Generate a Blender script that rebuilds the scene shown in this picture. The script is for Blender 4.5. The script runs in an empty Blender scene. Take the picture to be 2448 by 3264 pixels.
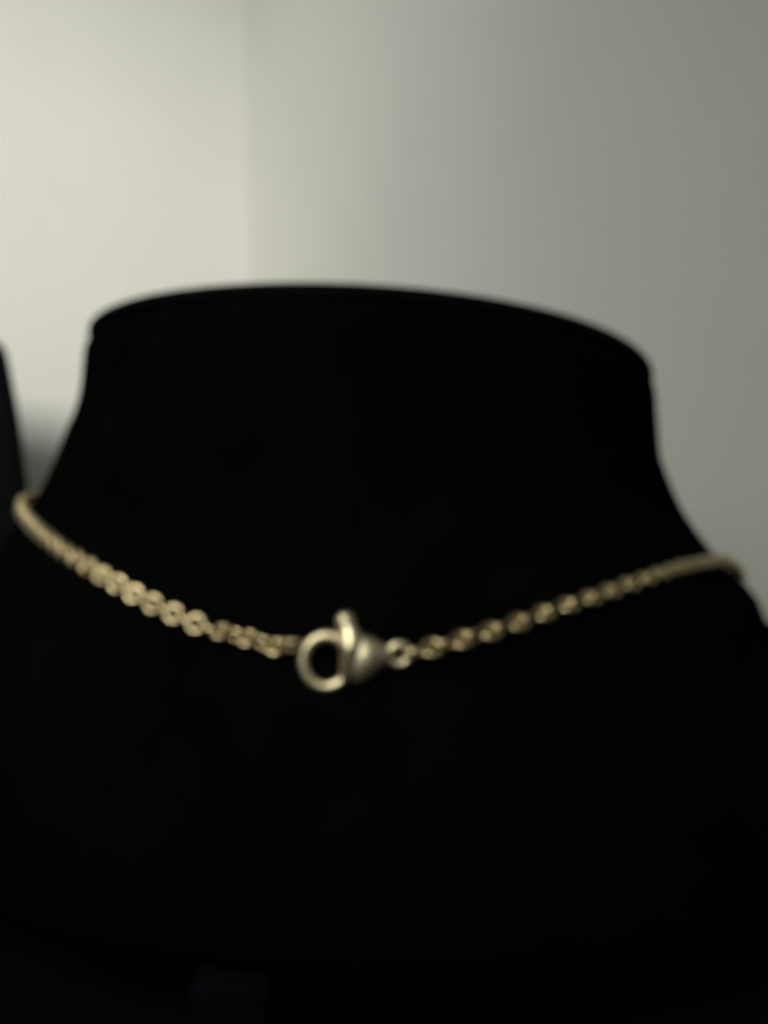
import bpy, bmesh, math, random
import numpy as np
from mathutils import Vector, Matrix
from mathutils.bvhtree import BVHTree
random.seed(7)
R = math.radians
sc = bpy.context.scene
col = sc.collection

# ---------------------------------------------------------------- camera
PITCH = R(4.0)
CAM = Vector((0, 0, 0.080))
FPX = 2547.0                       # focal length in photograph pixels
cd = bpy.data.cameras.new('camera')
cam = bpy.data.objects.new('camera', cd); col.objects.link(cam)
cam.location = CAM
cam.rotation_euler = (math.pi / 2 - PITCH, 0, 0)
cd.sensor_fit = 'VERTICAL'; cd.sensor_height = 34.6; cd.lens = 34.6 * FPX / 3264
cd.clip_start = 0.005; cd.clip_end = 20
cd.dof.use_dof = True
cd.dof.focus_distance = 0.022
cd.dof.aperture_fstop = cd.lens * 1e-3 / 0.00042
sc.camera = cam
FWD = Vector((0, math.cos(PITCH), -math.sin(PITCH)))
UPV = Vector((0, math.sin(PITCH), math.cos(PITCH)))
RGT = Vector((1, 0, 0))

def ray(u, v):
    return FWD + RGT * ((u - 1224) / FPX) + UPV * (-(v - 1632) / FPX)
def at(u, v, d):
    return CAM + ray(u, v) * d

# ---------------------------------------------------------------- light
w = bpy.data.worlds.new('World'); sc.world = w; w.use_nodes = True
bg = w.node_tree.nodes['Background']
bg.inputs[0].default_value = (1.0, 0.95, 0.84, 1); bg.inputs[1].default_value = 0.030

def aim(o, target):
    o.rotation_euler = (Vector(target) - o.location).to_track_quat('-Z', 'Y').to_euler()

def spot(name, loc, target, energy, size, blend, radius, colr):
    l = bpy.data.lights.new(name, 'SPOT'); l.energy = energy; l.spot_size = R(size); l.spot_blend = blend
    l.shadow_soft_size = radius; l.color = colr
    o = bpy.data.objects.new(name, l); col.objects.link(o); o.location = loc; aim(o, target)
    return o
def area(name, loc, target, energy, sx, sy, colr, spread=180):
    l = bpy.data.lights.new(name, 'AREA'); l.shape = 'RECTANGLE'; l.size = sx; l.size_y = sy
    l.energy = energy; l.color = colr; l.spread = R(spread)
    o = bpy.data.objects.new(name, l); col.objects.link(o); o.location = loc; aim(o, target)
    return o
spot('wall_key_spot', (-0.32, -0.38, 0.55), (-0.27, 0.54, 0.17), 37.0, 50, 0.85, 0.20, (1.0, 0.97, 0.90))  # added key spot from upper left, cone shaped to fade along the walls
area('front_fill', (-0.62, -0.85, 0.98), (0.1, 0.4, 0.1), 4.6, 0.85, 0.85, (0.79, 1.0, 0.95))  # added front-left fill that lifts the wall level, tinted cool; not a real window
area('metal_accent', (-0.22, -0.16, 0.42), (-0.01, 0.10, 0.06), 0.11, 0.10, 0.10, (1.0, 0.92, 0.76), 60)  # added accent from the left to brighten the metal; no lamp stands there

sc.view_settings.view_transform = 'Standard'
sc.view_settings.look = 'None'
sc.view_settings.exposure = 0
sc.view_settings.gamma = 1

# ---------------------------------------------------------------- materials
def mat(name, base, rough, metal=0.0, spec=0.5, var=0.0, vscale=60, bump=0.0, bscale=400, sheen=0.0):
    m = bpy.data.materials.new(name); m.use_nodes = True
    nt = m.node_tree; b = nt.nodes['Principled BSDF']
    b.inputs['Base Color'].default_value = (*base, 1)
    b.inputs['Roughness'].default_value = rough; b.inputs['Metallic'].default_value = metal
    b.inputs['Specular IOR Level'].default_value = spec
    if sheen: b.inputs['Sheen Weight'].default_value = sheen
    tc = nt.nodes.new('ShaderNodeTexCoord')
    if var:
        n = nt.nodes.new('ShaderNodeTexNoise'); n.inputs['Scale'].default_value = vscale; n.inputs['Detail'].default_value = 5
        r = nt.nodes.new('ShaderNodeValToRGB')
        r.color_ramp.elements[0].position = 0.3; r.color_ramp.elements[1].position = 0.7
        r.color_ramp.elements[0].color = (*[c * (1 - var) for c in base], 1)
        r.color_ramp.elements[1].color = (*[min(1, c * (1 + var)) for c in base], 1)
        nt.links.new(tc.outputs['Object'], n.inputs['Vector']); nt.links.new(n.outputs['Fac'], r.inputs['Fac'])
        nt.links.new(r.outputs['Color'], b.inputs['Base Color'])
    if bump:
        n2 = nt.nodes.new('ShaderNodeTexNoise'); n2.inputs['Scale'].default_value = bscale; n2.inputs['Detail'].default_value = 3
        bp = nt.nodes.new('ShaderNodeBump'); bp.inputs['Strength'].default_value = bump; bp.inputs['Distance'].default_value = 0.0006
        nt.links.new(tc.outputs['Object'], n2.inputs['Vector']); nt.links.new(n2.outputs['Fac'], bp.inputs['Height'])
        nt.links.new(bp.outputs['Normal'], b.inputs['Normal'])
    return m
M_WALL = mat('wall_paint', (0.70, 0.69, 0.645), 0.85, spec=0.2, var=0.025, vscale=9, bump=0.25, bscale=350)
M_VELVET = mat('black_velvet', (0.0022, 0.0021, 0.0020), 1.0, spec=0.0, var=0.3, vscale=90, bump=0.5, bscale=2500)
M_CAP = mat('black_cap_cloth', (0.0030, 0.0029, 0.0028), 0.95, spec=0.02, var=0.3, vscale=90, bump=0.5, bscale=2500)
M_STAND = mat('black_leatherette', (0.0030, 0.0031, 0.0036), 0.85, spec=0.04, var=0.2, vscale=120, bump=0.4, bscale=900)
M_FOOT = mat('navy_foot', (0.0016, 0.0021, 0.0040), 0.9, spec=0.05, var=0.2, vscale=200)
M_TABLE = mat('dark_tablecloth', (0.0022, 0.0023, 0.0030), 0.95, spec=0.02, var=0.3, vscale=60, bump=0.4, bscale=1500)
M_CHAIN = mat('gold_chain', (0.68, 0.545, 0.32), 0.30, metal=1.0, var=0.08, vscale=500, bump=0.15, bscale=1500)
M_CLASP = mat('pale_gold_clasp', (0.96, 0.82, 0.57), 0.45, metal=1.0, var=0.06, vscale=400, bump=0.12, bscale=1200)

# ---------------------------------------------------------------- helpers
def link_mesh(name, verts, faces, m, parent=None, smooth=True):
    me = bpy.data.meshes.new(name); me.from_pydata([tuple(v) for v in verts], [], faces)
    bm = bmesh.new(); bm.from_mesh(me); bmesh.ops.recalc_face_normals(bm, faces=bm.faces); bm.to_mesh(me); bm.free()
    me.polygons.foreach_set('use_smooth', [smooth] * len(me.polygons))
    me.materials.append(m)
    o = bpy.data.objects.new(name, me); col.objects.link(o)
    if parent is not None: o.parent = parent
    return o
def empty(name, loc=(0, 0, 0)):
    o = bpy.data.objects.new(name, None); col.objects.link(o); o.location = loc; o.empty_display_size = 0.01
    return o
def loft(rings, cap0=True, cap1=True, closed=False):
    n = len(rings[0]); verts = [p for r in rings for p in r]; faces = []
    m = len(rings)
    for i in range(m if closed else m - 1):
        j = (i + 1) % m
        for k in range(n):
            l = (k + 1) % n
            faces.append((i * n + k, i * n + l, j * n + l, j * n + k))
    if not closed:
        if cap0: faces.append(tuple(range(n)))
        if cap1: faces.append(tuple(range((m - 1) * n, m * n)))
    return verts, faces
def catmull(pts, n):
    """pts: array (m,k) -> array (n,k) through all points"""
    P = np.asarray(pts, float); P = np.vstack([2 * P[0] - P[1], P, 2 * P[-1] - P[-2]])
    out = []
    for t in np.linspace(0, len(P) - 3 - 1e-9, n):
        i = int(t); f = t - i; a, b, c, d = P[i], P[i + 1], P[i + 2], P[i + 3]
        out.append(0.5 * (2 * b + (c - a) * f + (2 * a - 5 * b + 4 * c - d) * f * f + (3 * b - a - 3 * c + d) * f ** 3))
    return np.array(out)
def tube(path, radii, n=14, flat=1.0, closed=False, up=Vector((0, 0, 1))):
    """tube along path in a plane whose normal is `up`; radius across `up` is r*flat"""
    path = [Vector(p) for p in path]; rings = []; m = len(path)
    for i, p in enumerate(path):
        if closed: t = path[(i + 1) % m] - path[i - 1]
        else: t = path[min(i + 1, m - 1)] - path[max(i - 1, 0)]
        t.normalize(); s = t.cross(up).normalized(); q = s.cross(t).normalized()
        r = radii[i] if hasattr(radii, '__len__') else radii
        rings.append([p + s * r * math.cos(a) + q * r * flat * math.sin(a) for a in [2 * math.pi * k / n for k in range(n)]])
    return loft(rings, closed=closed)
def join(parts):
    V, F = [], []
    for v, f in parts:
        b = len(V); V += list(v); F += [tuple(i + b for i in q) for q in f]
    return V, F

# ---------------------------------------------------------------- setting: walls meeting in a corner, table
CD = 0.60
cx = (800 - 1224) / FPX * CD; cy = CD
AL = R(60)
dr = Vector((math.cos(AL), -math.sin(AL), 0)); dl = Vector((-math.sin(R(68)), -math.cos(R(68)), 0))
def wall(name, d, length, label):
    c = Vector((cx, cy, 0)); e = c + d * length
    nrm = Vector((-d.y, d.x, 0)); 
    if nrm.dot(Vector((0, 0, 0)) - c) > 0: nrm = -nrm
    th = 0.03; zb, zt = -0.3, 1.2
    V = []
    for p in (c, e):
        for q in (0, th):
            for z in (zb, zt): V.append(p + nrm * q + Vector((0, 0, z)))
    F = [(0, 1, 5, 4), (2, 3, 7, 6), (0, 2, 3, 1), (4, 5, 7, 6), (1, 3, 7, 5), (0, 2, 6, 4)]
    o = link_mesh(name, V, F, M_WALL, smooth=False)
    o['kind'] = 'structure'; o['label'] = label
    return o
wall('wall_left', dl, 0.9, 'pale cream wall left of the corner, the brighter of the two')
wall('wall_right', dr, 0.62, 'pale wall right of the corner fading to grey green')
c0 = Vector((cx, cy, 0))
tv = [c0 + dr * 0.001, c0 + dr * 0.60, Vector((0.30, -0.25, 0)), Vector((-0.65, -0.25, 0)), c0 + dl * 0.85]
tvb = [p - Vector((0, 0, 0.02)) for p in tv]
n5 = len(tv)
tt = link_mesh('tabletop', tv + tvb, [tuple(range(n5)), tuple(range(2 * n5 - 1, n5 - 1, -1))] +
               [(i, (i + 1) % n5, n5 + (i + 1) % n5, n5 + i) for i in range(n5)], M_TABLE, smooth=False)
tt['kind'] = 'structure'; tt['label'] = 'near black tabletop under the display bust'

# ---------------------------------------------------------------- display bust
DL, DR = 0.190, 0.175            # the right side stands a little nearer
levels_px = [                    # outline of the neck, left and right; b = half depth
    ((294, 1090), (2095, 1247), 0.0665),
    ((317, 1120), (2076, 1278), 0.0662),
    ((284, 1152), (2098, 1308), 0.0668),
    ((275, 1208), (2104, 1359), 0.0673),
    ((267, 1269), (2110, 1418), 0.0677),
    ((250, 1326), (2118, 1475), 0.0683),
    ((221, 1380), (2145, 1537), 0.0691),
    ((190, 1443), (2184, 1609), 0.0701),
    ((152, 1513), (2238, 1677), 0.0713),
    ((98, 1585), (2322, 1766), 0.0731),
    ((30, 1660), (2422, 1850), 0.0755),
    ((-60, 1750), (2500, 1963), 0.0785)]
ring_def = []
for (l, r, b) in levels_px:
    pl, pr = at(*l, DL), at(*r, DR)
    m = (pl + pr) / 2; a = (pr - pl) / 2
    k = math.sqrt(1 - (b / m.y) ** 2)          # the outline is where the sight line grazes the ellipse
    a *= k
    ring_def.append((*m, *a, b, 0.0047 * max(0, 1 - len(ring_def) / 8)))   # the rim rises towards the nape
last = ring_def[-1]
mx, my = last[0], last[1]
for (hw, h, b) in [(.0945, -.034, .0820), (.1010, -.043, .0855), (.1040, -.054, .0875), (.1040, -.0615, .0875), (.1020, -.0645, .0860)]:
    k = math.radians(max(0, 3.0 * (1 + (h + .034) / .02)))
    ring_def.append((mx, my, CAM.z + h, hw * math.cos(k), -.004 * (1 if k > 0 else 1), -hw * math.sin(k), b, 0))
RD = np.array(ring_def)
NSEG = 128
def ring_pts(d, scale=1.0, dz=0.0, n=NSEG):
    m = Vector(d[0:3]) + Vector((0, 0, dz)); a = Vector(d[3:6]) * scale; b = Vector((0, -d[6], d[7])) * scale
    return [m + a * math.cos(t) + b * math.sin(t) + Vector((0, 0, .20 * d[7] * scale * math.sin(2 * t))) for t in [2 * math.pi * k / n for k in range(n)]]
bust = empty('display_bust', (mx, my, 0))
bust['label'] = 'black velvet jewellery display bust with a wide neck wearing the gold chain'
bust['category'] = 'display bust'
binv = Matrix.Translation(-bust.location)
body_rings = [ring_pts(d) for d in catmull(RD[1:], 110)]
V, F = loft(body_rings)
BVH = BVHTree.FromPolygons([tuple(v) for v in V], F)
link_mesh('body', [binv @ v for v in V], F, M_VELVET, bust)
# the cap: a padded disc with a rounded edge, set in above the seam
cap_rings = []
seam = RD[1]; lip = RD[0]
tiltn = Vector(lip[3:6]).cross(Vector((0, lip[6], -lip[7]))).normalized()
if tiltn.z < 0: tiltn = -tiltn
def capring(off, s, base):
    d = np.array(base); d[0:3] = np.array(Vector(base[0:3]) + tiltn * off); return ring_pts(d, s)
cap_rings.append(capring(0.0004, 0.975, seam))
cap_rings.append(capring(0.0004, 0.990, seam))
cap_rings.append(capring(-0.0024, 0.997, lip))
cap_rings.append(capring(-0.0020, 1.000, lip))
for q in (15, 30, 45, 60, 75, 90):
    cap_rings.append(capring(-0.0020 + 0.0024 * math.sin(R(q)), 1 - 0.045 * (1 - math.cos(R(q))), lip))
for s, o in ((.90, .0008), (.75, .0014), (.5, .0019), (.25, .0022), (.02, .0023)):
    cap_rings.append(capring(o, s, lip))
V2, F2 = loft(cap_rings)
link_mesh('cap', [binv @ v for v in V2], F2, M_CAP, bust)
# recessed base under the body and one dark blue foot that shows in front
zb = CAM.z - .0645
bd = np.array(RD[-1]); bd[3:6] *= 1; 
V3, F3 = loft([ring_pts(bd, .80, .0 + .002), ring_pts(bd, .80, -zb + .0006)])
V3 = [Vector((p.x, p.y, max(p.z, .0006))) for p in V3]
link_mesh('base', [binv @ v for v in V3], F3, M_VELVET, bust, smooth=False)
def rbox(x0, x1, y0, y1, z0, z1, bev):
    bm = bmesh.new(); bmesh.ops.create_cube(bm, size=1)
    for v in bm.verts:
        v.co = Vector(((x0 + x1) / 2 + v.co.x * (x1 - x0), (y0 + y1) / 2 + v.co.y * (y1 - y0), (z0 + z1) / 2 + v.co.z * (z1 - z0)))
    bmesh.ops.bevel(bm, geom=bm.edges[:], offset=bev, segments=3, affect='EDGES', profile=0.5)
    bm.verts.index_update()
    V = [v.co.copy() for v in bm.verts]; F = [tuple(v.index for v in f.verts) for f in bm.faces]; bm.free()
    return V, F
fy = my - .084
V4, F4 = rbox(-.0238, -.0140, fy - .004, fy + .012, .0006, zb - .0002, .0012)
ft = link_mesh('foot', [binv @ v for v in V4], F4, M_FOOT, bust)
ft['label'] = 'dark navy foot under the bust'

# ---------------------------------------------------------------- necklace
neck = empty('necklace', at(1110, 2080, .100))
neck['label'] = 'gold chain necklace with a lobster clasp round the neck of the black bust'
neck['category'] = 'necklace'
ninv = Matrix.Translation(-neck.location)
OFF = 0.00165
def on_bust(u, v):
    hit = BVH.ray_cast(CAM, ray(u, v).normalized())
    if hit[0] is None:
        p, n, _, _ = BVH.find_nearest(at(u, v, (DL + DR) / 2)); 
    else: p, n = hit[0], hit[1]
    if n.dot(p - Vector((mx, my, p.z))) < 0: n = -n
    return p, n
def path_from(px, hidden):
    pts = []
    for (u, v) in px:
        p, n = on_bust(u, v)
        # slide so that the lifted point still projects to (u, v)
        q = p + n * OFF
        d = (q - CAM).dot(FWD); q2 = at(u, v, d)
        pts.append(q2)
    dvis = (pts[-1] - CAM).dot(FWD)
    for (lev, ang, extra) in hidden:
        if lev > 40:                           # image point a little deeper than the last one seen
            pts.append(at(lev, ang, dvis + extra)); continue
        i = int(lev); f = lev - i; d = RD[i] * (1 - f) + RD[i + 1] * f
        m = Vector(d[0:3]); a = Vector(d[3:6]); b = Vector((0, -d[6], d[7]))
        dirv = a * math.cos(R(ang)) + b * math.sin(R(ang))
        pts.append(m + dirv * (1 + (OFF + extra) / dirv.length))
    return pts
def resample(pts, step):
    C = catmull([tuple(p) for p in pts], 1600); seg = np.linalg.norm(np.diff(C, axis=0), axis=1); s = np.concatenate([[0], np.cumsum(seg)])
    n = int(s[-1] / step)
    return [Vector([np.interp(i * step, s, C[:, k]) for k in range(3)]) for i in range(n)]
left_px = [(926, 2058), (880, 2064), (831, 2048), (772, 2031), (678, 2007), (600, 1979), (530, 1946), (463, 1913), (405, 1880), (347, 1847),
           (297, 1817), (248, 1786), (203, 1757), (160, 1724), (116, 1686), (92, 1660)]
right_px = [(1330, 2080), (1410, 2057), (1500, 2033), (1587, 2007), (1677, 1977), (1749, 1950), (1839, 1920), (1910, 1897), (1990, 1868),
            (2065, 1842), (2140, 1816), (2216, 1797), (2275, 1786)]
# round links alternate with longer, narrower connecting links
LR, LW = 0.00109, 0.00046
OA, OB, OW = 0.00178, 0.00084, 0.00033
PITCHL = (LR - LW) + (OA - OW) - 0.00002
lp = path_from(left_px, [(70, 1627, .005), (73, 1603, .012), (98, 1586, .019), (8.6, 186, 0), (8.4, 206, 0), (8.2, 225, 0), (8.0, 250, 0), (8.0, 272, 0)])
rp = path_from(right_px, [(2316, 1789, .006), (2340, 1806, .013), (2352, 1842, .020), (9.9, -6, 0), (9.8, -14, 0), (10.4, -24, 0), (9.6, -36, 0), (8.5, -52, 0), (8.1, -72, 0), (8.0, -87, 0)])
# link mesh: a round-wire ring
NU, NV = 28, 10
def torus(R1, r1, nu=NU, nv=NV, sx=1.0, sy=1.0, flat=1.0):
    rings = []
    for i in range(nu):
        a = 2 * math.pi * i / nu
        rings.append([Vector(((R1 + r1 * math.cos(b)) * math.cos(a) * sx, (R1 + r1 * math.cos(b)) * math.sin(a) * sy, r1 * flat * math.sin(b)))
                      for b in [2 * math.pi * k / nv for k in range(nv)]])
    return loft(rings, closed=True)
def oval(a, b, w, nu=NU, nv=NV):
    rings = []
    for i in range(nu):
        t = 2 * math.pi * i / nu
        c = Vector((a * math.cos(t), b * math.sin(t), 0)); n = Vector((b * math.cos(t), a * math.sin(t), 0)).normalized()
        rings.append([c + n * w * math.cos(q) + Vector((0, 0, w * math.sin(q))) for q in [2 * math.pi * k / nv for k in range(nv)]])
    return loft(rings, closed=True)
first_link = {}
def add_link(p, x, z, kind):
    """ring lies in the plane of x (along the chain) and y = z cross x"""
    y = z.cross(x).normalized(); z = x.cross(y).normalized()
    if kind not in first_link:
        VF = torus(LR, LW) if kind == 'round' else oval(OA, OB, OW)
        o = first_link[kind] = link_mesh('link', *VF, M_CHAIN, neck)
    else:
        o = first_link[kind].copy(); col.objects.link(o); o.parent = neck
    M = Matrix((x, y, z)).transposed().to_4x4(); M.translation = ninv @ p
    o.matrix_local = M
    return o
def lay(pts, start_roll, rollfn, skew=0):
    P = resample(pts, PITCHL)
    for i, p in enumerate(P):
        a = P[max(i - 1, 0)]; b = P[min(i + 1, len(P) - 1)]
        t = (b - a).normalized()
        loc, n, _, _ = BVH.find_nearest(p)
        if n.dot(p - loc) < 0: n = -n
        n = n * (0.25 + 3 * min(1, max(0, (i - 16) / 12))) + (CAM - p).normalized()      # the links have turned to lie flat to the front
        n = (n - t * n.dot(t)).normalized(); s = t.cross(n)
        roll = R(start_roll + (90 if i % 2 else 0) + rollfn(i) + random.uniform(-7, 7))
        z = n * math.cos(roll) + s * math.sin(roll)
        if skew and i % 2 and 5 < i < 30:                   # the round links hang askew and show their full face
            z = z if z.dot(n) > 0 else -z
            z = (z + t * (CAM - p).normalized().dot(t) * skew * min(1, (30 - i) / 16)).normalized()
            t = (t - z * t.dot(z)).normalized()
        add_link(p, t, z, 'round' if i % 2 else 'oval')
    return len(P)
nl = lay(lp, 90, lambda i: 42 if i < 6 else 2, 0.5)
nr = lay(rp, 90, lambda i: -25 if i < 3 else -34)

# clasp, in millimetres in its own frame: x along the chain, y up, z off the velvet
pc, nc = on_bust(1110, 2090)
clasp = empty('clasp'); clasp.parent = neck
origin = at(1042, 2107, (pc + nc * 0.0017 - CAM).dot(FWD))
ex = (at(1272, 2107, (origin - CAM).dot(FWD)) - origin).normalized()
ez = (-FWD + nc * 0.6).normalized(); ez = (ez - ex * ez.dot(ex)).normalized(); ey = ez.cross(ex)
S = (origin - CAM).dot(FWD) / FPX * 25.5       # metres per local millimetre
Mc = (Matrix((ex, ey, ez)).transposed().to_4x4()) @ Matrix.Scale(S, 4)
Mc.translation = ninv @ origin
def cl(name, VF, m=M_CLASP):
    V, F = VF
    o = link_mesh(name, [Mc @ Vector(v) for v in V], F, m, clasp); return o
# hook: an open ring that thickens towards the body
hp, hr = [], []
for i in range(49):
    a = R(35 + (320 - 35) * i / 48)
    hp.append((2.92 * math.cos(a), 3.12 * math.sin(a) - .03, 0)); 
    f = i / 48
    hr.append(.66 + .22 * max(0, 1 - f * 3.5) + .10 * max(0, (f - .75) * 4))
hook = tube(hp, hr, n=16, flat=1.15)
# body: a drop that narrows to the eye
secs = [(2.1, 2.25, .75, .55), (2.6, .55, 2.55, .95), (3.2, .30, 3.0, 1.4), (4.0, .26, 3.15, 1.7), (4.9, .30, 2.9, 1.8), (5.8, .40, 2.4, 1.65),
        (6.7, .5, 1.78, 1.3), (7.5, .62, 1.18, .95), (8.1, .72, .72, .7)]
secs = secs[1:]
C = catmull(secs, 26)
rings = [[Vector((x, y + hy * math.cos(t), hz * math.sin(t))) for t in [2 * math.pi * k / 24 for k in range(24)]] for x, y, hy, hz in C]
body = loft(rings)
cl('hook', hook)
cl('clasp_body', body)
tv_, tf_ = torus(1.22, .50, 32, 12)
cl('eye', ([v + Vector((9.05, .82, 0)) for v in tv_], tf_))
# trigger: thumb ball on a bent lever that runs down to close the hook
tp = catmull([(2.35, 4.6, .35), (2.75, 3.7, .6), (3.05, 2.6, .9), (3.0, 1.2, 1.0), (2.75, 0, .95), (2.5, -1.2, .75), (2.25, -2.2, .45)], 40)
tr = np.interp(np.linspace(0, 1, 40), [0, .2, .45, .7, .9, 1], [1.0, 1.2, 1.45, 1.0, .7, .62])
trig = tube(tp, list(tr), n=14, flat=.9)
ballr = []
for i in range(1, 16):
    a = math.pi * i / 16
    ballr.append([Vector((2.32 + 1.20 * math.sin(a) * math.cos(t), 4.92 + 1.20 * math.cos(a), .35 + 1.1 * math.sin(a) * math.sin(t))) for t in [2 * math.pi * k / 20 for k in range(20)]])
cl('trigger', join([trig, loft(ballr)]))

# ---------------------------------------------------------------- black display stand at the left edge
SD = 0.448
edge = [(-40, 1080), (0, 1092), (14, 1112), (24, 1150), (36, 1222), (52, 1330), (64, 1443), (74, 1560), (80, 1700)]
E = [at(u, v, SD) for (u, v) in edge]
prof = [(p.x, p.z) for p in E]
E2 = catmull(prof, 40)
xl = prof[0][0] - .075
fx = prof[-1][0] + .003
outline = [(x, z) for x, z in E2] + [(fx, .0006)]
mid = prof[0][0] - .03
outline_full = outline + [(2 * mid - x, z) for x, z in reversed(outline)]
stand = empty('display_stand', (mid, SD, 0))
stand['label'] = 'tall black display stand cut off by the left edge behind the bust'
stand['category'] = 'display stand'
sinv = Matrix.Translation(-stand.location)
def slab(out, y0, y1, inset):
    cxm = sum(p[0] for p in out) / len(out); czm = sum(p[1] for p in out) / len(out)
    def r_(y, s): return [Vector((cxm + (x - cxm) * s, y, czm + (z - czm) * s)) for x, z in out]
    dd = y1 - y0
    return loft([r_(y0, 1 - inset * 1.2), r_(y0 + dd * .05, 1 - inset * .6), r_(y0 + dd * .2, 1 - inset * .1), r_(y0 + dd * .35, 1), r_(y1 - dd * .2, 1), r_(y1, 1 - inset * .6)])
V5, F5 = slab(outline_full, SD - .006, SD + .008, .03)
V5 = [Vector((v.x, v.y, max(v.z, .0006))) for v in V5]
link_mesh('panel', [sinv @ v for v in V5], F5, M_STAND, stand)
V6, F6 = rbox(mid - .02, mid + .02, SD + .0085, SD + .036, .0006, .012, .001)
link_mesh('support', [sinv @ v for v in V6], F6, M_STAND, stand)
print('links', nl, nr)
